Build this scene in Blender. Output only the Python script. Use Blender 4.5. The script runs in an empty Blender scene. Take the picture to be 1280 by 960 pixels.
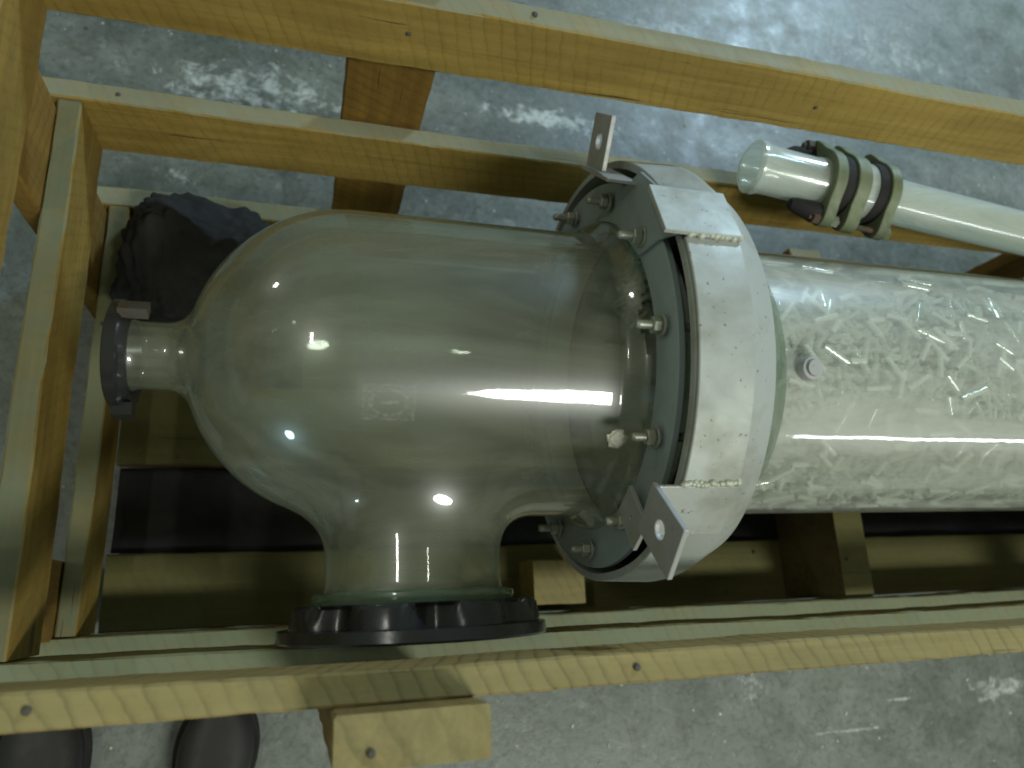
import bpy, bmesh, math, random
import numpy as np
from mathutils import Vector, Matrix, noise
random.seed(7); rng = np.random.default_rng(7)
PI = math.pi
S = bpy.context.scene
COL = S.collection

# ---------------------------------------------------------------- camera
cd = bpy.data.cameras.new("camera"); cam = bpy.data.objects.new("camera", cd); COL.objects.link(cam)
S.camera = cam
cd.sensor_width = 36; cd.lens = 36 * 911 / 1280; cd.clip_start = .02; cd.clip_end = 100
rt = Vector((.9599, -.0407, .2776)); dn = Vector((.0396, -.9599, -.2776)); fw = Vector((.2776, .2775, -.9197))
rt = (rt - rt.dot(fw) / fw.length_squared * fw).normalized(); fw.normalize(); up = -(fw.cross(rt)).normalized() if False else (rt.cross(fw)).normalized()
cam.matrix_world = Matrix(((rt.x, up.x, -fw.x, 0), (rt.y, up.y, -fw.y, 0), (rt.z, up.z, -fw.z, 1.12), (0, 0, 0, 1)))
cd.dof.use_dof = True; cd.dof.focus_distance = .70; cd.dof.aperture_fstop = 4.5
# ---------------------------------------------------------------- world and lamps of the workshop
w = bpy.data.worlds.new("World"); S.world = w; w.use_nodes = True
bg = w.node_tree.nodes["Background"]; bg.inputs[0].default_value = (.80, .93, .66, 1); bg.inputs[1].default_value = .205
def lamp(name, loc, target, sx, sy, power, col, roll_x=True):
    l = bpy.data.lights.new(name, 'AREA'); l.shape = 'ELLIPSE' if name in ('overhead_lamp', 'back_window') else 'RECTANGLE'; l.size = sx; l.size_y = sy; l.energy = power; l.color = col
    o = bpy.data.objects.new(name, l); COL.objects.link(o); o.location = loc
    z = (Vector(loc) - Vector(target)).normalized(); x = Vector((1, 0, 0)); x = (x - x.dot(z) * z).normalized() if roll_x else Vector((0, 0, 1)).cross(z).normalized()
    y = z.cross(x); m = Matrix((x, y, z)).transposed().to_4x4(); m.translation = Vector(loc); o.matrix_world = m
    return o
lamp("overhead_lamp", (1.72, -1.97, 3.65), (.25, .2, .5), 1.35, .62, 100, (.95, 1, .90))
lamp("side_window", (4.25, -2.66, 2.06), (4.25, .14, .49), 2.7, .15, 34, (.95, 1, 1), True)
lamp("back_window", (2.45, 3.1, 2.15), (.9, .9, .1), .5, .45, 84, (.56, .80, 1), False)
lamp("hall_lamp_back_left", (-4.2, 4.0, 2.7), (0, .25, .5), .30, .24, 12, (1, 1, .92), False)
lamp("hall_lamp_above", (-1.7, .30, 3.65), (0, .25, .5), .42, .10, 10, (1, 1, .92), False)
lamp("hall_lamp_front_left", (-3.3, -4.7, 1.8), (0, .15, .5), .24, .24, 12, (.75, .9, 1), False)
S.view_settings.view_transform = 'Standard'; S.view_settings.look = 'None'
S.view_settings.exposure = 0.0; S.view_settings.gamma = 1
S.render.engine = 'CYCLES'; S.cycles.filter_width = 1.9
S.cycles.max_bounces = 8; S.cycles.transparent_max_bounces = 14; S.cycles.sample_clamp_indirect = 4

# ---------------------------------------------------------------- node helpers
class NT:
    def __init__(s, name):
        s.m = bpy.data.materials.new(name); s.m.use_nodes = True; s.t = s.m.node_tree; s.t.nodes.clear()
        s.out = s.n('ShaderNodeOutputMaterial')
    def n(s, kind, **kw):
        nd = s.t.nodes.new(kind)
        for k, v in kw.items():
            if k == 'ins':
                for i, x in v.items(): 
                    if isinstance(x, bpy.types.NodeSocket): s.t.links.new(x, nd.inputs[i])
                    else: nd.inputs[i].default_value = x
            else: setattr(nd, k, v)
        return nd
    def math(s, op, a, b=0., clamp=False): return s.n('ShaderNodeMath', operation=op, use_clamp=clamp, ins={0: a, 1: b}).outputs[0]
    def ramp(s, fac, stops, interp='LINEAR'):
        r = s.n('ShaderNodeValToRGB', ins={0: fac}); r.color_ramp.interpolation = interp
        els = r.color_ramp.elements
        while len(els) < len(stops): els.new(.5)
        for e, (p, c) in zip(els, stops): e.position = p; e.color = (c, c, c, 1) if not hasattr(c, '__len__') else tuple(c) + (1,)
        return r.outputs[0]
    def mix(s, fac, a, b, mode='MIX'):
        r = s.n('ShaderNodeMix', data_type='RGBA', blend_type=mode)
        for i, x in ((0, fac), (6, a), (7, b)):
            if isinstance(x, bpy.types.NodeSocket): s.t.links.new(x, r.inputs[i])
            else: r.inputs[i].default_value = x if not hasattr(x, '__len__') else tuple(x) + (1,) * (4 - len(x))
        return r.outputs[2]
    def noise(s, vec, scale, detail=5, rough=.6, dist=0.):
        return s.n('ShaderNodeTexNoise', ins={'Vector': vec, 'Scale': scale, 'Detail': detail, 'Roughness': rough, 'Distortion': dist}).outputs[0]
    def map(s, vec, loc=(0, 0, 0), rot=(0, 0, 0), scale=(1, 1, 1)):
        return s.n('ShaderNodeMapping', ins={'Vector': vec, 'Location': loc, 'Rotation': rot, 'Scale': scale}).outputs[0]
    def obj(s): return s.n('ShaderNodeTexCoord').outputs['Object']
    def bump(s, h, strength=.3, dist=.001): return s.n('ShaderNodeBump', ins={'Height': h, 'Strength': strength, 'Distance': dist}).outputs[0]
    def bsdf(s, col, rough, normal=None, metal=0., spec=.5):
        ins = {'Base Color': col if isinstance(col, bpy.types.NodeSocket) else tuple(col) + (1,), 'Roughness': rough, 'Metallic': metal, 'Specular IOR Level': spec}
        if normal is not None: ins['Normal'] = normal
        return s.n('ShaderNodeBsdfPrincipled', ins=ins).outputs[0]
    def done(s, sh): s.t.links.new(sh, s.out.inputs[0]); return s.m

def rock(): pass
def mat_wood(name, base, dark, toplight, toplightcol, saw, seed=0., sawcol=.62):
    n = NT(name); o = n.obj(); inf = n.n('ShaderNodeObjectInfo').outputs['Random']
    off = n.n('ShaderNodeCombineXYZ', ins={0: n.math('MULTIPLY', inf, 17.), 1: n.math('MULTIPLY', inf, 9.), 2: n.math('MULTIPLY', inf, 5.)}).outputs[0]
    v = n.n('ShaderNodeVectorMath', operation='ADD', ins={0: o, 1: off}).outputs[0]
    # boards are modelled with their grain along local X
    g1 = n.noise(n.map(v, scale=(2.2, 60, 60)), 1.0, 6, .62, .6)
    g2 = n.noise(n.map(v, scale=(1.2, 16, 16)), 1.0, 4, .6, 1.6)
    blotch = n.noise(v, 5, 4, .55, .4)
    col = n.mix(n.ramp(g1, [(.32, 0), (.68, 1)]), dark, base)
    col = n.mix(n.math('MULTIPLY', n.ramp(g2, [(.42, 1), (.5, 0), (.58, 1)]), .28), col, tuple(c * .62 for c in dark))
    col = n.mix(n.ramp(blotch, [(.35, .0), (.72, .45)]), col, tuple(min(1, c * 1.35) for c in base))
    # saw marks: slanted lines across the grain
    sw = n.n('ShaderNodeTexWave', wave_type='BANDS', bands_direction='X', wave_profile='SAW',
             ins={'Vector': n.map(v, rot=(0, .30, -.46)), 'Scale': 24., 'Distortion': 2.0, 'Detail': 5., 'Detail Scale': 2.4}).outputs[1]
    swm = n.math('MULTIPLY', n.ramp(sw, [(.0, .7), (.10, 1), (.2, .3), (.42, 0)]), n.ramp(n.noise(v, 11, 4, .7), [(.36, .1), (.62, 1)]))
    col = n.mix(n.math('MULTIPLY', swm, sawcol * saw), col, tuple(c * .35 for c in dark))
    col = n.mix(n.ramp(n.noise(v, 130, 5, .75), [(.54, 0), (.74, .42)]), col, tuple(c * .45 for c in dark))
    col = n.mix(n.ramp(n.noise(n.map(v, loc=(4, 2, 1)), 7, 5, .7, .5), [(.56, 0), (.74, .5)]), col, (.085, .085, .05))
    # knots and short checks
    vor = n.n('ShaderNodeTexVoronoi', feature='F1', ins={'Vector': n.map(v, scale=(3.1, 9, 9)), 'Scale': 1.3}).outputs['Distance']
    col = n.mix(n.ramp(vor, [(.05, .85), (.10, 0)]), col, (.09, .045, .015))
    chk = n.noise(n.map(v, scale=(5, 150, 150)), 1.0, 3, .5, .2)
    chm = n.math('MULTIPLY', n.ramp(chk, [(.69, 0), (.73, 1)]), n.ramp(n.noise(v, 4.3, 1), [(.5, 0), (.56, 1)]))
    col = n.mix(n.math('MULTIPLY', chm, .8), col, (.05, .03, .012))
    # cool overhead light painted as a paler grey tone on upward faces
    nz = n.n('ShaderNodeSeparateXYZ', ins={0: n.n('ShaderNodeNewGeometry').outputs['Normal']}).outputs[2]
    dn_ = n.noise(v, 28, 6, .7)
    dm = n.math('MULTIPLY', n.ramp(nz, [(.5, 0), (.9, 1)]), n.math('MULTIPLY', n.ramp(dn_, [(.25, .55), (.6, 1)]), toplight))
    col = n.mix(dm, col, toplightcol)
    h = n.math('ADD', n.math('MULTIPLY', g1, .7), n.math('MULTIPLY', n.ramp(sw, [(0, 0), (.3, 1)]), .5 * saw))
    h = n.math('SUBTRACT', h, n.math('MULTIPLY', chm, 2.))
    return n.done(n.bsdf(col, n.ramp(g1, [(.3, .8), (.7, .62)]), n.bump(h, .6, .0012), spec=.3))

W_SIDE = mat_wood('rail_wood', (.37, .255, .065), (.22, .145, .032), .85, (.225, .245, .185), .40)
W_NEAR = mat_wood('near_rail_wood', (.31, .225, .085), (.19, .13, .042), .45, (.235, .24, .12), 1.0)
W_TOPLIT = mat_wood('near_lower_rail_wood', (.26, .20, .075), (.18, .125, .04), .88, (.18, .22, .15), 1.0)
W_CROSS_SHADED = mat_wood('cross_rail_wood_shaded', (.29, .19, .042), (.17, .108, .022), .88, (.145, .165, .105), .3)  # shade at the left end is put into this darker timber colour
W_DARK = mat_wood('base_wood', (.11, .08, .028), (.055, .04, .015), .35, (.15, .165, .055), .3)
W_POST = mat_wood('post_wood', (.24, .14, .028), (.15, .08, .015), .5, (.40, .40, .27), .5)

def mat_floor():
    n = NT('concrete'); o = n.obj()
    a = n.noise(o, 1.6, 8, .62, .5); b = n.noise(o, 14, 6, .7, .3); c = n.noise(o, 90, 4, .6)
    col = n.mix(n.ramp(a, [(.3, 0), (.7, 1)]), (.075, .088, .078), (.20, .222, .20))
    col = n.mix(n.ramp(b, [(.42, .0), (.7, .45)]), col, (.30, .32, .31))
    col = n.mix(n.ramp(n.noise(o, 5.5, 5, .6, .8), [(.55, 0), (.72, .5)]), col, (.10, .12, .085))
    # old white paint: worn streaks and scuffed patches at fixed places
    def patch(x, y, ang, sx, sy, k, sc, lo):
        m = n.map(n.n('ShaderNodeVectorMath', operation='SUBTRACT', ins={0: o, 1: (x, y, 0)}).outputs[0], rot=(0, 0, -ang), scale=(1 / sx, 1 / sy, 0))
        d = n.n('ShaderNodeVectorMath', operation='LENGTH', ins={0: m}).outputs['Value']
        nn = n.noise(o, sc, 6, .72, .4)
        e = n.math('SUBTRACT', nn, n.math('MULTIPLY', n.math('POWER', d, 1.6), .26))
        return n.math('MULTIPLY', n.ramp(e, [(lo - .02, 0), (lo + .13, 1)]), k)
    white = (.62, .66, .65)
    for args in ((-.10, .84, -.25, .22, .07, .85, 34, .42), (.44, .87, -.66, .16, .030, .95, 40, .36),
                 (-.20, .66, .3, .05, .02, .8, 60, .44), (1.24, -.20, -1.0, .11, .028, .75, 40, .40), (.72, -.16, .3, .05, .05, .5, 70, .46),
                 (.90, -.24, -.8, .09, .004, .7, 30, .38), (1.02, -.20, 1.3, .05, .004, .7, 30, .38), (.70, 1.1, .2, .30, .13, .32, 24, .45),
                 (.33, .62, .1, .16, .06, .25, 40, .46), (.55, .75, .9, .2, .05, .28, 50, .46), (1.3, 1.2, .4, .4, .1, .3, 26, .46)):
        col = n.mix(patch(*args), col, white)
    col = n.mix(n.ramp(c, [(.38, .35), (.5, 0)]), col, (.05, .055, .045))
    cr = n.noise(n.map(o, scale=(1, 1, 0)), 3.2, 7, .6, 1.8)
    col = n.mix(n.ramp(cr, [(.485, 0), (.5, .45), (.515, 0)]), col, (.07, .075, .065))
    col = n.mix(n.ramp(n.noise(o, 46, 6, .75), [(.56, 0), (.7, .4)]), col, (.42, .45, .44))
    sp = n.n('ShaderNodeTexVoronoi', feature='F1', ins={'Vector': o, 'Scale': 34.}).outputs['Distance']
    col = n.mix(n.math('MULTIPLY', n.ramp(sp, [(.05, 1), (.075, 0)]), n.ramp(n.noise(o, 7, 2), [(.45, 0), (.55, .9)])), col, (.7, .75, .75))
    dk = n.n('ShaderNodeTexVoronoi', feature='F1', ins={'Vector': n.map(o, loc=(3, 5, 0)), 'Scale': 15.}).outputs['Distance']
    col = n.mix(n.math('MULTIPLY', n.ramp(dk, [(.04, .8), (.08, 0)]), n.ramp(n.noise(o, 4, 2), [(.45, 0), (.6, .9)])), col, (.05, .045, .03))
    h = n.math('ADD', b, n.math('MULTIPLY', c, .4))
    return n.done(n.bsdf(col, n.ramp(b, [(.3, .34), (.7, .6)]), n.bump(h, .35, .003)))

def mat_glass(name, tint, haze, hazecol, edge, rough=.02, bump=0., smudge=.05):
    n = NT(name); o = n.obj()
    f = n.n('ShaderNodeLayerWeight', ins={'Blend': .5}).outputs['Facing']
    nrm = None
    ins = {'Color': (1, 1, 1, 1), 'Roughness': rough}
    if bump: ins['Normal'] = n.bump(n.noise(o, 9, 3), bump, .01)
    gl = n.n('ShaderNodeBsdfGlossy', ins=ins).outputs[0]
    tr = n.n('ShaderNodeBsdfTransparent', ins={0: tuple(tint) + (1,)}).outputs[0]
    smear = n.noise(n.map(o, scale=(2.0, 11, 11)), 1.2, 7, .62, 1.0)
    df = n.n('ShaderNodeBsdfDiffuse', ins={0: tuple(hazecol) + (1,)}).outputs[0]
    tl = n.n('ShaderNodeBsdfTranslucent', ins={0: tuple(hazecol) + (1,)}).outputs[0]
    hz = n.n('ShaderNodeMixShader', ins={0: .45, 1: df, 2: tl}).outputs[0]
    hf = n.math('ADD', n.math('MULTIPLY', n.ramp(smear, [(.32, .35), (.68, 1.5)]), haze), n.math('MULTIPLY', n.math('POWER', f, 4.), edge), True)
    a = n.n('ShaderNodeMixShader', ins={0: hf, 1: tr, 2: hz}).outputs[0]
    g2 = n.n('ShaderNodeBsdfGlossy', ins={'Color': (1, 1, 1, 1), 'Roughness': .34}).outputs[0]
    a = n.n('ShaderNodeMixShader', ins={0: smudge, 1: a, 2: g2}).outputs[0]
    fr = n.math('ADD', n.math('MULTIPLY', n.math('POWER', f, 5.), .85), .05, True)
    return n.done(n.n('ShaderNodeMixShader', ins={0: fr, 1: a, 2: gl}).outputs[0])

def mat_metal(name, base, rough, metal, dirt, dirtcol, scale=30, bump=.25):
    n = NT(name); o = n.obj()
    a = n.noise(o, scale, 6, .65, .3); b = n.noise(o, scale * 7, 3, .6); c = n.noise(o, scale * .35, 4, .6, .5)
    col = n.mix(n.ramp(a, [(.3, .0), (.75, .5)]), base, tuple(x * .72 for x in base))
    col = n.mix(n.math('MULTIPLY', n.ramp(c, [(.5, 0), (.7, 1)]), dirt), col, dirtcol)
    col = n.mix(n.math('MULTIPLY', n.ramp(b, [(.66, 0), (.72, 1)]), dirt), col, tuple(x * .4 for x in dirtcol))
    return n.done(n.bsdf(col, n.ramp(a, [(.3, rough), (.7, min(1, rough + .2))]), n.bump(n.math('ADD', a, n.math('MULTIPLY', b, .4)), bump, .0006), metal))

FLOOR = mat_floor()
GLASS = mat_glass('vessel_glass', (.90, .95, .89), .38, (.345, .365, .275), .40, .045, .06, .05)
GLASS_C = mat_glass('column_glass', (.96, 1, .97), .60, (.70, .72, .66), .25, .03, .06, .04)
GLASS_F = mat_glass('frosted_tube_glass', (.95, 1, .97), .50, (.80, .83, .78), .55, .09)
GLASS_B = mat_glass('glass_bead_green', (.70, .85, .74), .62, (.24, .31, .22), .6, .04)
GALV = mat_metal('galvanised_steel', (.43, .455, .435), .5, .25, .85, (.24, .24, .19), 26)
GALV2 = mat_metal('blue_grey_painted_steel', (.31, .38, .385), .40, .25, .35, (.22, .24, .2))
LUG = mat_metal('lug_steel', (.42, .42, .42), .48, .3, .5, (.27, .27, .2))
WELD = mat_metal('weld_bead', (.50, .52, .46), .45, .3, .8, (.45, .46, .30), 120, .9)
ZINC = mat_metal('zinc_bolt', (.40, .42, .36), .35, .6, .6, (.16, .14, .08), 90)
OLIVE = mat_metal('olive_cast_iron', (.17, .20, .12), .5, .15, .6, (.09, .10, .06), 60, .5)
BLACKP = mat_metal('black_plastic', (.026, .026, .028), .16, 0., .25, (.07, .07, .07), 18)
RUBBER = mat_metal('black_rubber', (.014, .013, .013), .75, 0., .3, (.05, .048, .04), 24, .5)
SHOE = mat_metal('black_leather', (.025, .024, .024), .38, 0., .4, (.10, .10, .085), 30, .4)
RUST = mat_metal('rusty_steel', (.09, .08, .065), .7, .2, .8, (.17, .075, .035), 60, .6)
def mat_pack():
    n = NT('packing_glass'); r = n.n('ShaderNodeNewGeometry').outputs['Random Per Island']
    col = n.mix(r, (.80, .83, .76), (.88, .90, .85))
    b = n.bsdf(col, .05, None, spec=1.)
    tl = n.n('ShaderNodeBsdfTranslucent', ins={0: col}).outputs[0]
    return n.done(n.n('ShaderNodeMixShader', ins={0: .58, 1: b, 2: tl}).outputs[0])
PACK = mat_pack()
n = NT('polished_glass_tube')
PACK2 = n.done(n.n('ShaderNodeMixShader', ins={0: .45, 1: n.bsdf((.74, .77, .71), .4), 2: n.n('ShaderNodeBsdfGlossy', ins={0: (1, 1, .97, 1), 'Roughness': .05}).outputs[0]}).outputs[0])
n = NT('white_residue'); RESID = n.done(n.bsdf(n.mix(n.noise(n.obj(), 180), (.45, .44, .36), (.75, .74, .66)), .8, n.bump(n.noise(n.obj(), 300), .8, .001)))
n = NT('etched_mark'); o_ = n.obj()
ETCH = n.done(n.n('ShaderNodeMixShader', ins={0: n.ramp(n.noise(o_, 260, 3), [(.38, .0), (.68, .15)]), 1: n.n('ShaderNodeBsdfTransparent').outputs[0], 2: n.bsdf((.75, .8, .75), .8)}).outputs[0])

# ---------------------------------------------------------------- object helpers
def tag(o, label=None, cat=None, group=None, kind=None):
    if label: o['label'] = label
    if cat: o['category'] = cat
    if group: o['group'] = group
    if kind: o['kind'] = kind
    return o
def empty(name, loc, **k):
    o = bpy.data.objects.new(name, None); o.empty_display_size = .03; COL.objects.link(o); o.location = loc; bpy.context.view_layer.update(); return tag(o, **k)
def link(name, me, mat, parent=None, smooth=None):
    o = bpy.data.objects.new(name, me); COL.objects.link(o)
    if mat and not me.materials: me.materials.append(mat)
    if smooth is not None:
        me.shade_smooth() if smooth >= 180 else me.set_sharp_from_angle(angle=math.radians(smooth))
    if parent:
        o.parent = parent; o.matrix_parent_inverse = world(parent).inverted()
    return o
def world(o):
    m = o.matrix_basis.copy()
    if o.parent: m = world(o.parent) @ o.matrix_parent_inverse @ m
    return m
def mesh(name, v, f):
    me = bpy.data.meshes.new(name); me.from_pydata([tuple(map(float, p)) for p in v], [], f); me.update()
    bm = bmesh.new(); bm.from_mesh(me); bmesh.ops.recalc_face_normals(bm, faces=bm.faces); bm.to_mesh(me); bm.free()
    return me
def smoothify(me, ang=35):
    me.shade_smooth(); me.set_sharp_from_angle(angle=math.radians(ang)); return me
def lathe(prof, o, axis='X', segs=96, a0=0., a1=360., closed=True, rmod=None):
    """prof = [(t, r)] about an axis through o. closed: profile is a loop (a solid ring)."""
    full = abs(a1 - a0 - 360) < 1e-6; k = segs if full else segs + 1; V = []; F = []; m = len(prof)
    for i in range(k):
        a = math.radians(a0 + (a1 - a0) * i / segs); c, s = math.cos(a), math.sin(a)
        for j, (t, r) in enumerate(prof):
            if rmod: r = rmod(a, j, r)
            if axis == 'X': V.append((o[0] + t, o[1] + r * c, o[2] + r * s))
            else: V.append((o[0] + r * c, o[1] + t, o[2] + r * s))
    for i in range(segs):
        i2 = (i + 1) % k
        for j in range(m if closed else m - 1):
            j2 = (j + 1) % m; F.append((i * m + j, i2 * m + j, i2 * m + j2, i * m + j2))
    if closed and not full: F += [tuple(range(m)), tuple((k - 1) * m + j for j in range(m))]
    return smoothify(mesh('ring', V, F), 38)
def tube_between(p0, p1, rs, segs=16, cap=True):
    """rs = [(u, r)] along p0->p1"""
    p0, p1 = Vector(p0), Vector(p1); d = p1 - p0; L = d.length; q = d.to_track_quat('Z', 'Y'); V = []; F = []
    for u, r in rs:
        for i in range(segs):
            a = 2 * PI * i / segs; V.append(p0 + q @ Vector((r * math.cos(a), r * math.sin(a), u * L)))
    for j in range(len(rs) - 1):
        for i in range(segs): i2 = (i + 1) % segs; F.append((j * segs + i, j * segs + i2, (j + 1) * segs + i2, (j + 1) * segs + i))
    if cap: F += [tuple(range(segs)), tuple((len(rs) - 1) * segs + i for i in range(segs))]
    return smoothify(mesh('tube', V, F), 40)
def board(name, p0, p1, parent, mat, bev=.0018, twist=.0012, label=None):
    """box from p0 to p1; its long side becomes local X so the grain follows it"""
    p0, p1 = Vector(p0), Vector(p1); c = (p0 + p1) / 2; d = [abs(p1[i] - p0[i]) for i in range(3)]
    ax = d.index(max(d)); order = [ax, (ax + 1) % 3, (ax + 2) % 3]; L, a, b = (d[i] for i in order)
    ns = max(4, int(L / .02)); V = []; F = []
    r_ = random.Random(name + str(c)); ph = [r_.uniform(0, 6) for _ in range(6)]
    prof = []
    for sx, sy in ((-1, -1), (1, -1), (1, 1), (-1, 1)):
        x, y = sx * a / 2, sy * b / 2
        p = [(x, y - sy * bev), (x - sx * bev, y)]
        if sx * sy < 0: p = p[::-1]
        prof += p
    prof = prof if True else prof
    m = len(prof)
    for i in range(ns + 1):
        x = -L / 2 + L * i / ns
        for j, (u, v) in enumerate(prof):
            wv = twist * (math.sin(x * 7 + ph[0]) + .5 * math.sin(x * 19 + ph[1])); wu = twist * .7 * (math.sin(x * 9 + ph[2]) + .4 * math.sin(x * 23 + ph[3]))
            nq = noise.noise(Vector((x * 38 + ph[4] * 9, j * 3.7, ph[5]))) * .0009 + noise.noise(Vector((x * 110 + ph[4] * 9, j * 2.1, ph[5]))) * .0005
            su, sv = (1 if u > 0 else -1), (1 if v > 0 else -1)
            if nq > 0: nq = min(nq, .0004)
            V.append((x, u + wu * (1 if u > 0 else .2) + su * nq, v + wv * (1 if v > 0 else .2) + sv * nq))
    for i in range(ns):
        for j in range(m): j2 = (j + 1) % m; F.append((i * m + j, i * m + j2, (i + 1) * m + j2, (i + 1) * m + j))
    F += [tuple(range(m)), tuple(ns * m + j for j in range(m))]
    me = mesh(name, V, F); o = bpy.data.objects.new(name, me); COL.objects.link(o); me.materials.append(mat)
    R = Matrix.Identity(3); cols = [Vector([1 if k == order[q] else 0 for k in range(3)]) for q in range(3)]
    M = Matrix(cols).transposed().to_4x4(); M.translation = c
    o.parent = parent; o.matrix_parent_inverse = world(parent).inverted(); o.matrix_basis = M
    if label: o['label'] = label
    return o
def poly_x(pts, x0, x1, hole=None):
    """plate perpendicular to X: pts = (y, z) outline, hole = (y, z, r)"""
    bm = bmesh.new(); V = [bm.verts.new((x0, y, z)) for y, z in pts]
    ed = [bm.edges.new((V[i], V[(i + 1) % len(V)])) for i in range(len(V))]
    if hole:
        H = [bm.verts.new((x0, hole[0] + hole[2] * math.cos(2 * PI * i / 20), hole[1] + hole[2] * math.sin(2 * PI * i / 20))) for i in range(20)]
        ed += [bm.edges.new((H[i], H[(i + 1) % 20])) for i in range(20)]
        bmesh.ops.triangle_fill(bm, use_beauty=True, edges=ed)
    else: bm.faces.new(V)
    g = bmesh.ops.extrude_face_region(bm, geom=bm.faces[:]); bmesh.ops.translate(bm, vec=(x1 - x0, 0, 0), verts=[e for e in g['geom'] if isinstance(e, bmesh.types.BMVert)])
    bmesh.ops.recalc_face_normals(bm, faces=bm.faces)
    me = bpy.data.meshes.new('plate'); bm.to_mesh(me); bm.free(); return me
AX = (0., .2405, .369); R0 = .16
def pol(r, deg): a = math.radians(deg); return (AX[1] + r * math.cos(a), AX[2] + r * math.sin(a))

# ---------------------------------------------------------------- the floor
fl = mesh('floor', [(-8, -8, 0), (9, -8, 0), (9, 9, 0), (-8, 9, 0)], [(0, 1, 2, 3)])
tag(link('floor', fl, FLOOR), 'grey-green worn concrete floor with white paint scuffs', None, None, 'structure')

V = []; F = []; rg = random.Random(5)
for q in range(420):
    x, y = rg.uniform(-.6, 1.9), rg.uniform(-.5, 1.6); a = rg.uniform(0, PI); l_, w_ = rg.uniform(.0008, .0028), rg.uniform(.0005, .0016); h_ = rg.uniform(.0006, .0018); b = len(V)
    for z in (0, h_):
        for u, v in ((-1, -1), (1, -.7), (.8, 1), (-.9, .8)): V.append((x + l_ * u * math.cos(a) - w_ * v * math.sin(a), y + l_ * u * math.sin(a) + w_ * v * math.cos(a), z + .0002))
    F += [(b + 4, b + 5, b + 6, b + 7)] + [(b + i, b + (i + 1) % 4, b + 4 + (i + 1) % 4, b + 4 + i) for i in range(4)]
tag(link('floor_grit', mesh('floor_grit', V, F), RESID), 'pale grit and small chips scattered on the concrete floor', 'grit', None, 'stuff')

# ---------------------------------------------------------------- the timber crate
XE = 1.62
crate = empty('timber_crate', (.6, .24, 0), label='open slatted timber crate around the glass column', cat='crate')
YF, YN = .5186, -.0447
for z0, z1, ya, yb, mt, yn in ((.498, .584, YF, YF + .0222, (W_SIDE, W_NEAR), YN), (.278, .3715, YF, YF + .0215, (W_SIDE, W_TOPLIT), -.038), (.062, .150, YF - .001, YF + .026, (W_SIDE, W_TOPLIT), -.0265)):
    board('rail', (-.285, ya, z0), (XE, yb, z1), crate, mt[0])
    board('rail', (-.285, yn - .0225, z0), (XE, yn, z1), crate, mt[1])
# short cross rails at the left end
board('cross_rail', (-.252, YN + .001, .500), (-.230, YF - .001, .583), crate, W_CROSS_SHADED)
board('cross_rail', (-.256, -.037, .279), (-.232, YF - .001, .3705), crate, W_CROSS_SHADED)
board('cross_rail', (-.254, -.025, .063), (-.231, YF - .002, .149), crate, W_CROSS_SHADED)
# end posts outside the cross rails, side posts outside the rails
board('post', (-.278, .388, .03), (-.2565, .510, .582), crate, W_POST)
board('post', (-.278, -.03, .03), (-.2575, .06, .582), crate, W_POST)
board('post', (.0325, .5435, .02), (.1260, .5660, .640), crate, W_POST)
board('post', (.0275, -.1005, .02), (.1275, -.0685, .622), crate, W_NEAR)
board('post', (1.229, .5435, .02), (1.325, .5660, .640), crate, W_POST)
board('post', (1.215, -.0920, .02), (1.31, -.0685, .560), crate, W_NEAR)
# bottom planks, cross skids and the saddles that carry the column
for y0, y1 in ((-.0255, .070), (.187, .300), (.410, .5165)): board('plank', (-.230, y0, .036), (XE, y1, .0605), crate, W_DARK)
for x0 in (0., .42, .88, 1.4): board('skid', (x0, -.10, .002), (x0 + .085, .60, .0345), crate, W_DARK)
def saddle(x0, x1, top, name='saddle'):
    pts = [(-.020, .0615)]
    yl = [(-.020, top)]
    arc = []
    for i in range(25):
        a = math.radians(205 + 130 * i / 24); arc.append((AX[1] + .164 * math.cos(a), AX[2] + .164 * math.sin(a)))
    pts = [(-.020, .0615), (.512, .0615), (.512, top), ] + [p for p in arc[::-1] if p[1] < top - .001] + [(-.020, top)]
    me = poly_x(pts, x0, x1); return link(name, me, W_DARK, crate)
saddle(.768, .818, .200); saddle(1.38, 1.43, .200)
board('block', (.318, -.015, .0615), (.392, .045, .1300), crate, W_NEAR)
# nails in the boards
nail_me = tube_between((0, 0, 0), (0, 0, .003), [(0, .0028), (.6, .0028), (1, .0016)], 10)
nail_me.materials.append(RUST)
for p, d in (((-.20, .20, .0600), 'z'), ((-.155, .195, .0600), 'z'), ((.06, .205, .06), 'z'), ((.085, .520, .545), 'y'), ((.55, .520, .54), 'y'), ((.25, -.056, .5835), 'z'), ((1.26, -.056, .5835), 'z'), ((-.244, .35, .149), 'z'), ((.05, -.09, .622), 'z'), ((-.15, -.055, .5835), 'z'), ((.20, .53, .584), 'z'), ((-.2, .53, .3715), 'z'), ((.66, -.01, .06), 'z'), ((.78, .03, .2), 'z'), ((.72, .05, .06), 'z')):
    o = bpy.data.objects.new('nail', nail_me); COL.objects.link(o); o.parent = crate; o.matrix_parent_inverse = world(crate).inverted()
    o.location = p
    if d == 'y': o.rotation_euler = (PI / 2, 0, 0)

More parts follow.
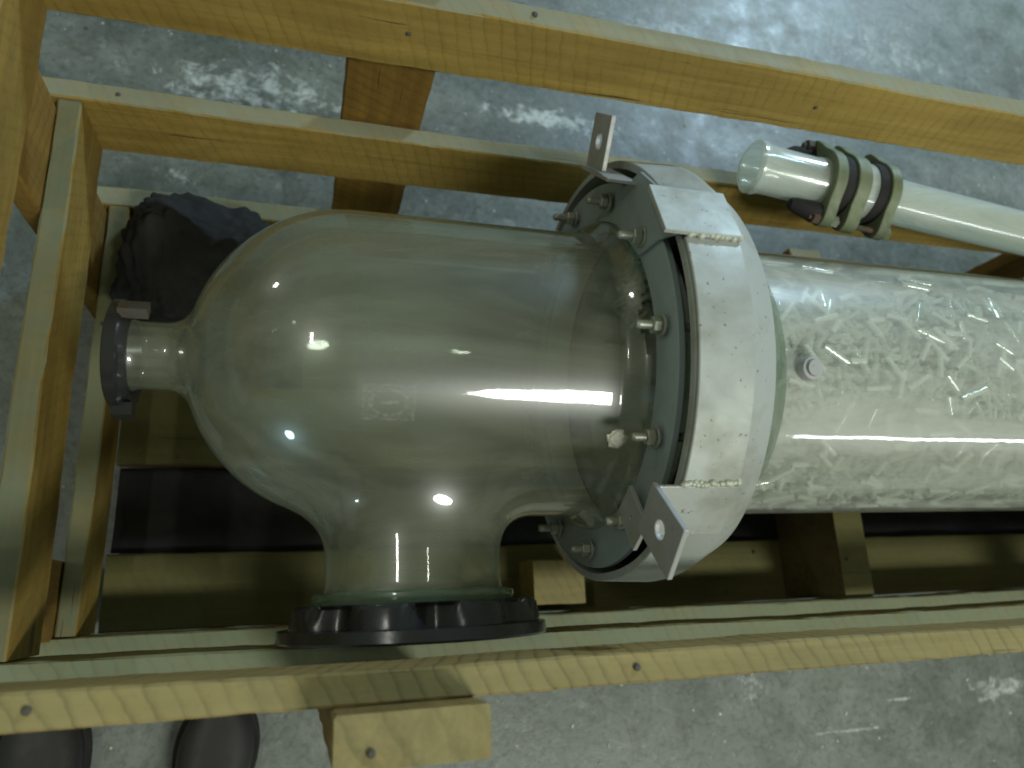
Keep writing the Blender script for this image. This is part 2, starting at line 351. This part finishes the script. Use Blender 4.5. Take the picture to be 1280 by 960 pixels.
# ---------------------------------------------------------------- the glass vessel: dome head, neck and side nozzle (an implicit surface)
NX, NR = .1156, .0867
def sdf(P):
    x, y, z = P[..., 0], P[..., 1], P[..., 2]
    dy, dz = y - AX[1], z - AX[2]; rho = np.sqrt(dy * dy + dz * dz) + 1e-9
    t = np.clip((x - .290) / .022, 0, 1); fl_ = .014 * t * t * (3 - 2 * t)
    xs = np.minimum(x - .048, 0)
    body = np.sqrt(xs * xs + rho * rho) - R0 - fl_
    def smin(a, b, k): h = np.clip(.5 + .5 * (b - a) / k, 0, 1); return b + (a - b) * h - k * h * (1 - h)
    t2 = np.clip((-.150 - x) / .018, 0, 1)
    neck = np.maximum(rho - .0335 - .010 * t2 * t2, x)
    t3 = np.clip((.018 - y) / .03, 0, 1)
    noz = np.maximum(np.sqrt((x - NX) ** 2 + dz * dz) - NR - .010 * t3 * t3, y - AX[1])
    return smin(smin(body, noz, .045), neck, .022)
def surface(lo, hi, h):
    ax = [np.arange(lo[i], hi[i] + h / 2, h) for i in range(3)]
    G = np.stack(np.meshgrid(*ax, indexing='ij'), -1); Vv = sdf(G); ins = Vv < 0
    nx, ny, nz = Vv.shape
    cc = np.zeros((nx - 1, ny - 1, nz - 1), int)
    for i in (0, 1):
        for j in (0, 1):
            for k in (0, 1): cc += ins[i:nx - 1 + i, j:ny - 1 + j, k:nz - 1 + k]
    act = (cc > 0) & (cc < 8); idx = -np.ones(act.shape, int); idx[act] = np.arange(act.sum())
    P = np.argwhere(act) * h + np.array(lo) + h / 2
    def grad(P):
        e = 1e-4; return np.stack([(sdf(P + np.eye(3)[i] * e) - sdf(P - np.eye(3)[i] * e)) / (2 * e) for i in range(3)], -1)
    for _ in range(6):
        g = grad(P); P = P - g * (sdf(P) / np.maximum((g * g).sum(-1), 1e-6))[:, None]
    Q = []
    for a in range(3):
        b, c = (a + 1) % 3, (a + 2) % 3
        s0 = [slice(None)] * 3; s1 = [slice(None)] * 3; s0[a] = slice(0, -1); s1[a] = slice(1, None)
        E = np.argwhere(ins[tuple(s0)] != ins[tuple(s1)])
        E = E[(E[:, b] > 0) & (E[:, c] > 0) & (E[:, b] < Vv.shape[b] - 1) & (E[:, c] < Vv.shape[c] - 1)]
        q = []
        for db, dc in ((0, 0), (1, 0), (1, 1), (0, 1)):
            e = E.copy(); e[:, b] -= db; e[:, c] -= dc; q.append(idx[e[:, 0], e[:, 1], e[:, 2]])
        q = np.stack(q, -1); fl2 = ins[E[:, 0], E[:, 1], E[:, 2]]
        q[~fl2] = q[~fl2][:, ::-1]; Q.append(q)
    Q = np.concatenate(Q); Q = Q[(Q >= 0).all(1)]
    g = grad(P); g /= np.linalg.norm(g, axis=1)[:, None]
    return P, Q, g
P, Q, Gn = surface((-.170, -.016, .200), (.314, .412, .540), .004)
me = bpy.data.meshes.new('dome_head'); me.from_pydata(P.tolist(), [], Q.tolist()); me.update()
me.shade_smooth(); me.normals_split_custom_set_from_vertices([tuple(v) for v in Gn])
col = empty('glass_column', (.3, .2405, .209), label='horizontal clear glass column with domed head, side nozzle and steel flange clamp', cat='glass column')
link('dome_head', me, GLASS, col)

# packed column shell with its tapered bead at the clamp
prof = [(.385, .16), (.55, .16), (XE - .02, .16)]
link('column_shell', lathe(prof, (0, AX[1], AX[2]), 'X', 128, closed=False), GLASS_C, col)
# end faces of the two thick glass beads inside the clamp
link('glass_bead', lathe([(.4105, .2080), (.426, .1985), (.458, .1690), (.466, .1635), (.468, .1615), (.4105, .1615)], (0, AX[1], AX[2]), 'X', 128), GLASS_B, col)
# plug on top of the column, white residue and etched mark on the head
pc = Vector((.493, .208, .526)); nrm_ = Vector((0, pc.y - AX[1], pc.z - AX[2])).normalized()
link('plug', tube_between(pc - nrm_ * .004, pc + nrm_ * .013, [(0, .0125), (.72, .0125), (.8, .0115), (.82, .0085), (1, .008)], 24), LUG, col)
bm = bmesh.new(); bmesh.ops.create_icosphere(bm, subdivisions=3, radius=1)
rc = Vector((.291, .139, .494)); rn = Vector((0, rc.y - AX[1], rc.z - AX[2])).normalized(); rq = rn.to_track_quat('Z', 'X')
for v in bm.verts:
    k = 1 + .45 * noise.noise(v.co * 2.1 + Vector((3, 1, 2))); c = v.co * k
    v.co = rc + rq @ Vector((c.x * .010, c.y * .010, max(c.z, -.2) * .004))
me = bpy.data.meshes.new('residue'); bm.to_mesh(me); bm.free(); link('residue', me, RESID, col)
def etched():
    V = []; F = []
    n_ = 40; x0, x1 = .0505, .0960; a0, a1 = math.degrees(math.atan2(.502 - AX[2], .149 - AX[1])), math.degrees(math.atan2(.517 - AX[2], .1775 - AX[1]))
    for i in range(n_ + 1):
        for j in range(n_ + 1):
            y, z = pol(R0 + .0009, a0 + (a1 - a0) * j / n_); V.append((x0 + (x1 - x0) * i / n_, y, z))
    for i in range(n_):
        for j in range(n_):
            u, v = (i + .5) / n_ * 2 - 1, (j + .5) / n_ * 2 - 1; r = math.hypot(u, v); m_ = max(abs(u), abs(v))
            if m_ > .90 or .62 < r < .80 or (r > .86 and m_ > .5 and (i + 2 * j) % 5 < 3) or (r < .35 and abs(v) < .09): F.append((i * (n_ + 1) + j, (i + 1) * (n_ + 1) + j, (i + 1) * (n_ + 1) + j + 1, i * (n_ + 1) + j + 1))
    return mesh('etched_mark', V, F)
link('etched_mark', etched(), ETCH, col)

# --- the steel clamp: thin backing ring, deep outer ring, straps, lugs, studs
def sm(v, a, b): t = min(1, max(0, (v - a) / (b - a))); return t * t * (3 - 2 * t)
link('backing_ring', lathe([(.3160, .1755), (.3160, .2150), (.3170, .2165), (.3225, .2165), (.3240, .2150), (.3240, .1755)], (0, AX[1], AX[2]), 'X', 128), GALV2, col)
link('glass_bead', lathe([(.3250, .1755), (.3250, .165), (.355, .165), (.355, .1755)], (0, AX[1], AX[2]), 'X', 96), GLASS_C, col)
link('gasket', lathe([(.356, .17), (.356, .215), (.361, .215), (.361, .17)], (0, AX[1], AX[2]), 'X', 96), RUBBER, col)
band = link('clamp_ring', lathe([(.3190, .2325), (.3190, .2395), (.3200, .2405), (.3745, .2430), (.3770, .2422), (.4090, .2250), (.4100, .2240), (.4100, .1985), (.3700, .1985), (.3680, .2325)], (0, AX[1], AX[2]), 'X', 160, rmod=lambda a, j, r: r - (.010 * sm(math.degrees(a), 143, 178) * (1 - sm(math.degrees(a), 300, 350)) if r > .22 else 0)), GALV, col)
link('strap', lathe([(.3188, .2436), (.3188, .2462), (.3198, .2470), (.3722, .2474), (.3732, .2464), (.3732, .2440)], (0, AX[1], AX[2]), 'X', 60, 77., 128.5), GALV, col)
def weld(a, x0, x1, r, wd=.0032, seed=0):
    rr = random.Random(seed); bm = bmesh.new(); x = x0
    while x < x1:
        y, z = pol(r + rr.uniform(-.0006, .0008), a + rr.uniform(-.35, .35)); s = wd * rr.uniform(.7, 1.25)
        bmesh.ops.create_icosphere(bm, subdivisions=2, radius=s, matrix=Matrix.Translation((x, y, z))); x += rr.uniform(.0018, .0034)
    me = bpy.data.meshes.new('weld_bead'); bm.to_mesh(me); bm.free(); me.shade_smooth(); return link('weld_bead', me, WELD, col)
weld(76.6, .322, .372, .2498, .0033, 1); weld(128.8, .318, .372, .2465, .0032, 2); weld(141.8, .318, .345, .2465, .0020, 3)
# flat angle plates tangent to the ring: (start angle, end angle)
def flat_plate(a0, r0, a1, r1, x0, x1, th, mat, name='angle_plate', x0b=None):
    y0, z0 = pol(r0, a0); y1, z1 = pol(r1, a1); nrm = Vector((0, -(z1 - z0), y1 - y0)).normalized()
    if nrm.dot(Vector((0, y0 - AX[1], z0 - AX[2]))) < 0: nrm = -nrm
    x0b = x0 if x0b is None else x0b
    A = [Vector((x0, y0, z0)), Vector((x1, y0, z0)), Vector((x1, y1, z1)), Vector((x0b, y1, z1))]
    V = [tuple(p) for p in A] + [tuple(p - nrm * th) for p in A]
    F = [(0, 1, 2, 3), (4, 7, 6, 5), (0, 4, 5, 1), (1, 5, 6, 2), (2, 6, 7, 3), (3, 7, 4, 0)]
    me = mesh('angle_plate', V, F); o = link(name, me, mat, col)
    b = o.modifiers.new('bevel', 'BEVEL'); b.width = .0009; b.segments = 2; return o
flat_plate(77.0, .2540, 63.5, .2535, .2960, .3730, .005, GALV)
flat_plate(129.4, .2480, 142., .2480, .2950, .3730, .0035, GALV)
def lug(ang, r0, r1, half, x0, x1, mat, hole=.0085, hoff=0.):
    c = math.radians(ang); er = Vector((math.cos(c), math.sin(c))); et = Vector((-math.sin(c), math.cos(c))); C0 = Vector((AX[1], AX[2]))
    pts = [C0 + er * r + et * t for r, t in ((r0, -half), (r1, -half), (r1, half), (r0, half))]
    h = C0 + er * ((r0 + r1) / 2 + hoff)
    me = poly_x([tuple(p) for p in pts], x0, x1, (h.x, h.y, hole)); o = link('lug', me, mat, col); 
    b = o.modifiers.new('bevel', 'BEVEL'); b.width = .0008; b.segments = 2; b.limit_method = 'ANGLE'; return o
lug(134.8, .2430, .3070, .0255, .2900, .2949, LUG)
lug(147., .1850, .2330, .0190, .3040, .3085, LUG, .002)
lug(39.5, .2300, .2830, .0235, .2800, .2850, LUG, .0085)
# gusset behind the far flat plate
me = poly_x([pol(.2485, 76.5), pol(.2475, 64), pol(.240, 50), pol(.205, 38), pol(.180, 40), pol(.180, 66), pol(.215, 71)], .3120, .3155); link('gusset', me, GALV2, col)
flat_plate(50., .2300, 30., .2320, .2800, .3150, .004, LUG)
def stud(a, r=.1960):
    y, z = pol(r, a); rr = random.Random(int(a * 7)); L = rr.uniform(.012, .020)
    zig = [(0, .0030), (.03, .0042)] + [(.03 + .94 * i / 28, .0046 if i % 2 else .0039) for i in range(29)] + [(1, .0034)]
    s = link('stud', tube_between((.3040 - L, y, z), (.353, y, z), zig, 14), ZINC, col)
    V = []; F = []
    ph = rr.uniform(0, 1)
    for x, r_ in ((.3010, .0070), (.3020, .0080), (.3085, .0080), (.3095, .0072)):
        for i in range(6): c = ph + 2 * PI * i / 6; V.append((x, y + r_ * math.cos(c), z + r_ * math.sin(c)))
    for j in range(3):
        for i in range(6): F.append((j * 6 + i, j * 6 + (i + 1) % 6, (j + 1) * 6 + (i + 1) % 6, (j + 1) * 6 + i))
    F += [tuple(range(6)), tuple(18 + i for i in range(6))]
    link('nut', mesh('nut', V, F), ZINC, s)
    link('washer', tube_between((.3097, y, z), (.3118, y, z), [(0, .0100), (.2, .0105), (1, .0105)], 24), ZINC, s)
for a in range(12): stud(3.4 + 30 * a)

# --- nozzle flange (black, scalloped) and its glass lip
oN = (NX, 0, AX[2])
def scal(a, j, r): 
    return r - (.021 * (0.5 + .5 * math.cos(8 * (a + .0))) ** 2.2 if r > .11 else 0)
fl_p = [(-.0030, .098), (-.0030, .1160), (-.0065, .1215), (-.0200, .1235), (-.0235, .1235), (-.0245, .1290), (-.0340, .1300), (-.0360, .1285), (-.0370, .090), (-.0300, .090), (-.012, .0935)]
link('nozzle_flange', lathe(fl_p, oN, 'Y', 192, rmod=lambda a, j, r: scal(a, j, r) if j in (2, 3, 4) else r), BLACKP, col)
link('nozzle_lip', lathe([(-.004, .0965), (.002, .099), (.006, .0985), (.008, .095), (.0, .0935)], oN, 'Y', 96), GLASS_B, col)
# --- end flange on the small neck
oE = (0, AX[1], AX[2])
link('neck_flange', lathe([(-.1760, .030), (-.1760, .0515), (-.1745, .0535), (-.1650, .0540), (-.1620, .0515), (-.1570, .0510), (-.1560, .0440), (-.158, .036)], oE, 'X', 96,
     rmod=lambda a, j, r: r - (.004 * (.5 + .5 * math.cos(6 * a + .5)) ** 3 if j in (4, 5) else 0)), BLACKP, col)
y, z = pol(.056, 66); link('clamp_ear', poly_x([pol(.049, 50), pol(.0585, 48), pol(.0595, 62), pol(.049, 64)], -.1660, -.1400), RUST, col)
y, z = pol(.052, 190); link('clamp_ear', poly_x([pol(.050, 172), pol(.062, 174), pol(.064, 190), pol(.050, 192)], -.1720, -.1540), BLACKP, col)

# ---------------------------------------------------------------- loose glass tube packing inside the column
def packing():
    V = []; F = []; n_ = 8
    N = 15000
    for q in range(N):
        L = rng.uniform(.022, .036); r = rng.uniform(.0026, .0036)
        rad = .152 * math.sqrt(rng.uniform(.70, 1)) - .004; th = rng.uniform(-.6, PI + .6)
        x = rng.uniform(.40, 1.56) if q > N * .28 else rng.uniform(.40, .95)
        c = Vector((x, AX[1] + rad * math.cos(th), AX[2] + rad * math.sin(th)))
        d = Vector(rng.normal(size=3)); e = Vector((0, math.cos(th), math.sin(th))); d -= d.dot(e) * e * .85; d.normalize()
        for s in (-1, 1):
            p = c + d * s * L / 2; rr_ = math.hypot(p.y - AX[1], p.z - AX[2])
            if rr_ > .1555: c -= e * (rr_ - .1555)
        qt = d.to_track_quat('Z', 'Y'); b = len(V)
        for s in (-1, 1):
            for i in range(n_): a = 2 * PI * i / n_; V.append(c + qt @ Vector((r * math.cos(a), r * math.sin(a), s * L / 2)))
        for i in range(n_): i2 = (i + 1) % n_; F.append((b + i, b + i2, b + n_ + i2, b + n_ + i))
    nf = len(F); r2 = np.random.default_rng(11)
    for q in range(520):
        L = r2.uniform(.020, .038); r = r2.uniform(.0026, .0034); th = r2.uniform(-.1, PI + .1); x = r2.uniform(.40, 1.5)
        e = Vector((0, math.cos(th), math.sin(th))); t_ = Vector((0, -math.sin(th), math.cos(th))); ph = r2.uniform(0, PI)
        d = Vector((1, 0, 0)) * math.cos(ph) + t_ * math.sin(ph); sag = .16 - math.sqrt(.16 ** 2 - (L / 2 * math.sin(ph)) ** 2)
        c = Vector((x, AX[1], AX[2])) + e * (.1585 - r * 1.15 - sag); qt = d.to_track_quat('Z', 'Y'); b = len(V); m_ = 12
        for s in (-1, 1):
            for i in range(m_): a = 2 * PI * i / m_; V.append(c + qt @ Vector((r * math.cos(a), r * math.sin(a), s * L / 2)))
        for i in range(m_): i2 = (i + 1) % m_; F.append((b + i, b + i2, b + m_ + i2, b + m_ + i))
    me = bpy.data.meshes.new('glass_tube_packing'); me.from_pydata([tuple(v) for v in V], [], F); me.update(); me.shade_smooth()
    me.materials.append(PACK); me.materials.append(PACK2)
    mi = np.zeros(len(F), dtype=np.int32); mi[nf:] = 1; me.polygons.foreach_set('material_index', mi); return me
tag(link('glass_tube_packing', packing(), PACK), 'loose fill of short clear glass tubes packed inside the glass column', 'packing', None, 'stuff')

# ---------------------------------------------------------------- the small frosted glass tube with its olive clamp
T0 = Vector((.540, .5135, .425)); T1 = Vector((1.30, .430, .425)); td = (T1 - T0).normalized()
tb = empty('glass_tube', tuple(T0), label='small frosted glass tube with olive cast clamp resting on the far crate rail', cat='glass tube')
def along(prof, segs=64, closed=True, rmod=None):
    me = lathe(prof, (0, 0, 0), 'X', segs, closed=closed, rmod=rmod); qx = Vector((1, 0, 0)).rotation_difference(td).to_matrix().to_4x4(); qx.translation = T0; me.transform(qx); return me
link('tube', along([(.0, .0250), (-.001, .0295), (.002, .0335), (.009, .0340), (.016, .0312), (.03, .0305), (.088, .0305), (.100, .0335), (.113, .0350), (.113, .026), (.02, .026), (.006, .0240)]), GLASS_F, tb)
link('tube', along([(.178, .025), (.178, .0345), (.132, .0345), (.132, .0385), (.170, .0390), (.184, .0360), (.212, .0300), (.40, .0295), (.78, .0295), (.78, .025)]), GLASS_F, tb)
def ear(a, j, r):
    return r + .019 * max(0, math.cos(a - PI / 2 * 0)) ** 14 + .019 * max(0, -math.cos(a)) ** 14 if r > .040 else r
for x0, x1, ro in ((.098, .114, .0435), (.130, .150, .0440), (.181, .196, .0440)):
    link('clamp_flange', along([(x0, .0340), (x0, ro - .001), (x0 + .001, ro), (x1 - .001, ro), (x1, ro - .001), (x1, .0340)], 96, rmod=ear), OLIVE, tb)
for x0, x1 in ((.1142, .1298), (.166, .1808)):
    link('tube', tube_between(jb + td * .050, jb + td * .058, [(0,.001),(1,.001)], 6), ZINC, tb) if False else link('gasket', along([(x0, .031), (x0, .0405), (x1, .0405), (x1, .031)], 64), RUBBER, tb)
perp = Vector((-td.y, td.x, 0))
for s in (1, -1):
    c0 = T0 + perp * s * .0535
    b_ = link('bolt', tube_between(c0 + td * .082, c0 + td * .204, [(0, .0038), (1, .0038)], 12), RUST, tb)
    link('nut', tube_between(c0 + td * .087, c0 + td * .0965, [(0, .0085), (1, .0085)], 6), RUST, b_)
    link('nut', tube_between(c0 + td * .115, c0 + td * .124, [(0, .0078), (1, .0078)], 6), ZINC, b_)
    link('nut', tube_between(c0 + td * .197, c0 + td * .204, [(0, .0085), (1, .0085)], 6), OLIVE, b_)
# the dark hinged jaw that hangs from the clamp on its near side
jb = T0 + perp * -.045
V = []; 
link('jaw', tube_between(jb + td * .056 + Vector((0, .004, .0)), jb + td * .099 + Vector((0, 0, -.002)), [(0, .0065), (.2, .0095), (.8, .0135), (1, .013)], 10), RUBBER, tb)
jb2 = T0 + perp * .042
link('jaw', tube_between(jb2 + td * .060 + Vector((0, 0, -.012)), jb2 + td * .099 + Vector((0, 0, -.006)), [(0, .006), (.3, .012), (1, .013)], 10), RUBBER, tb)

# ---------------------------------------------------------------- dark lumpy bundle behind the dome
bm = bmesh.new(); bmesh.ops.create_icosphere(bm, subdivisions=6, radius=1)
for v in bm.verts:
    d = v.co.normalized(); c = Vector((-.118, .410, .145))
    k = 1 + .16 * noise.noise(d * 1.7 + Vector((1, 5, 2))) + .16 * abs(noise.noise(d * 4.0)) + .11 * abs(noise.noise(d * 8 + Vector((4, 0, 1)))) + .02 * noise.noise(d * 22)
    p = Vector((math.copysign(abs(d.x) ** .75, d.x) * .106, math.copysign(abs(d.y) ** .75, d.y) * .105, d.z * .078)) * k
    q = c + p
    # a raised lobe at the left end, lower towards the right
    q.z += .035 * math.exp(-((q.x + .185) ** 2 + (q.y - .47) ** 2) / .0022) - .25 * max(0, q.x + .13) * (1 if q.z > .1 else 0)
    q.z = max(q.z, .0615); v.co = q
me = bpy.data.meshes.new('dark_bundle'); bm.to_mesh(me); bm.free(); me.shade_smooth()
tag(link('dark_bundle', me, RUBBER), 'lumpy black rubber bundle lying in the crate behind the glass dome', 'bundle')

# ---------------------------------------------------------------- black sheet added to stand in for shade on the crate bottom
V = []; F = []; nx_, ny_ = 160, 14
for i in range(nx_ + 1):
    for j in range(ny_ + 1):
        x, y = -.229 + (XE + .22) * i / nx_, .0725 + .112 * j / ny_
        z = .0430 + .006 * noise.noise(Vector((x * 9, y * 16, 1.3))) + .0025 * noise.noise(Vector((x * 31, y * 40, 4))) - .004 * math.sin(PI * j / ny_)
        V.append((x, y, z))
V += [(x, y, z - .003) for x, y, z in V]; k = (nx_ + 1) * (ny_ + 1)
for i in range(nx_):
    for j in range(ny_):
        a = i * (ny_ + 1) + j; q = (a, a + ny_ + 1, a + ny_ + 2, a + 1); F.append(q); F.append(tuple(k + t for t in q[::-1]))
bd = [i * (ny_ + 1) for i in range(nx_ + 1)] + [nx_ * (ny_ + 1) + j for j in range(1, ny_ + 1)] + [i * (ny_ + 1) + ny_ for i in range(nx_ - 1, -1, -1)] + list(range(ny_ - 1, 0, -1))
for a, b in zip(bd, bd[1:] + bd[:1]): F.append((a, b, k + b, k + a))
me = mesh('shade_sheet', V, F); me.shade_smooth()
tag(link('shade_sheet', me, RUBBER), 'long black sheet added between the bottom planks as the shade under the glass', 'shade sheet')

tag(link('wood_offcut', poly_x([(.570, .001), (.635, .001), (.635, .022), (.606, .028), (.570, .024)], .915, .985), W_POST), 'small brown wood offcut on the floor just beyond the column and far rail', 'wood offcut')

# ---------------------------------------------------------------- shoes beside the crate
def shoe(x, ytoe, rot, label):
    root = empty('shoe', (x, ytoe - .14, 0), label=label, cat='shoe', group='black shoes beside the crate')
    def half(t): # t 0 toe .. 1 heel -> half width
        return (.046 * math.sqrt(max(0, 1 - (1 - min(t / .22, 1)) ** 2)) if t < .22 else .046 - .012 * math.sin(PI * min(1, (t - .22) / .6)) ** 2) * (1 if t < .9 else math.sqrt(max(.02, 1 - ((t - .9) / .105) ** 2)))
    M = Matrix.Translation((x, ytoe, 0)) @ Matrix.Rotation(rot, 4, 'Z')
    n1, n2 = 40, 24; V = []; F = []
    for i in range(n1 + 1):
        t = i / n1; hw = half(t); y = -t * .30
        top = .048 + .012 * min(1, t / .3) + (.050 * (1 / (1 + math.exp(-(t - .48) * 18))))
        for j in range(n2 + 1):
            a = PI * j / n2; V.append(M @ Vector((hw * math.copysign(abs(math.cos(a)) ** .7, math.cos(a)), y, .026 + (top - .026) * math.sin(a) ** .8 * (1 if i else 0))))
    for i in range(n1):
        for j in range(n2): F.append((i * (n2 + 1) + j, i * (n2 + 1) + j + 1, (i + 1) * (n2 + 1) + j + 1, (i + 1) * (n2 + 1) + j))
    me = mesh('upper', V, F); me.shade_smooth(); link('upper', me, SHOE, root)
    V = []; F = []; zs = ((.003, .96), (.004, 1.04), (.022, 1.08), (.026, 1.02))
    ring = []
    for i in range(n1 + 1): t = i / n1; ring.append((half(t) + .002, -t * .302 + .002))
    full = [(w_, y_) for w_, y_ in ring] + [(-w_, y_) for w_, y_ in ring[::-1]]
    for z_, s_ in zs:
        for w_, y_ in full: V.append(M @ Vector((w_ * s_, (y_ + .15) * (1 + (s_ - 1) * .3) - .15, z_)))
    k = len(full)
    for j in range(len(zs) - 1):
        for i in range(k): F.append((j * k + i, j * k + (i + 1) % k, (j + 1) * k + (i + 1) % k, (j + 1) * k + i))
    F += [tuple(range(k)), tuple((len(zs) - 1) * k + i for i in range(k))]
    link('sole', mesh('sole', V, F), RUBBER, root)
    for i in range(4):
        y = -.105 - .018 * i; zt = .062 + .012 * i
        link('lace', tube_between(M @ Vector((-.022, y, zt)), M @ Vector((.022, y - .006, zt + .001)), [(0, .0025), (1, .0025)], 8), RUBBER, root)
shoe(-.078, -.112, -.12, 'black shoe whose rounded toe shows below the near crate rail, right of the other shoe')
shoe(-.290, -.100, .10, 'black shoe at the bottom left corner, partly under the near crate rail')
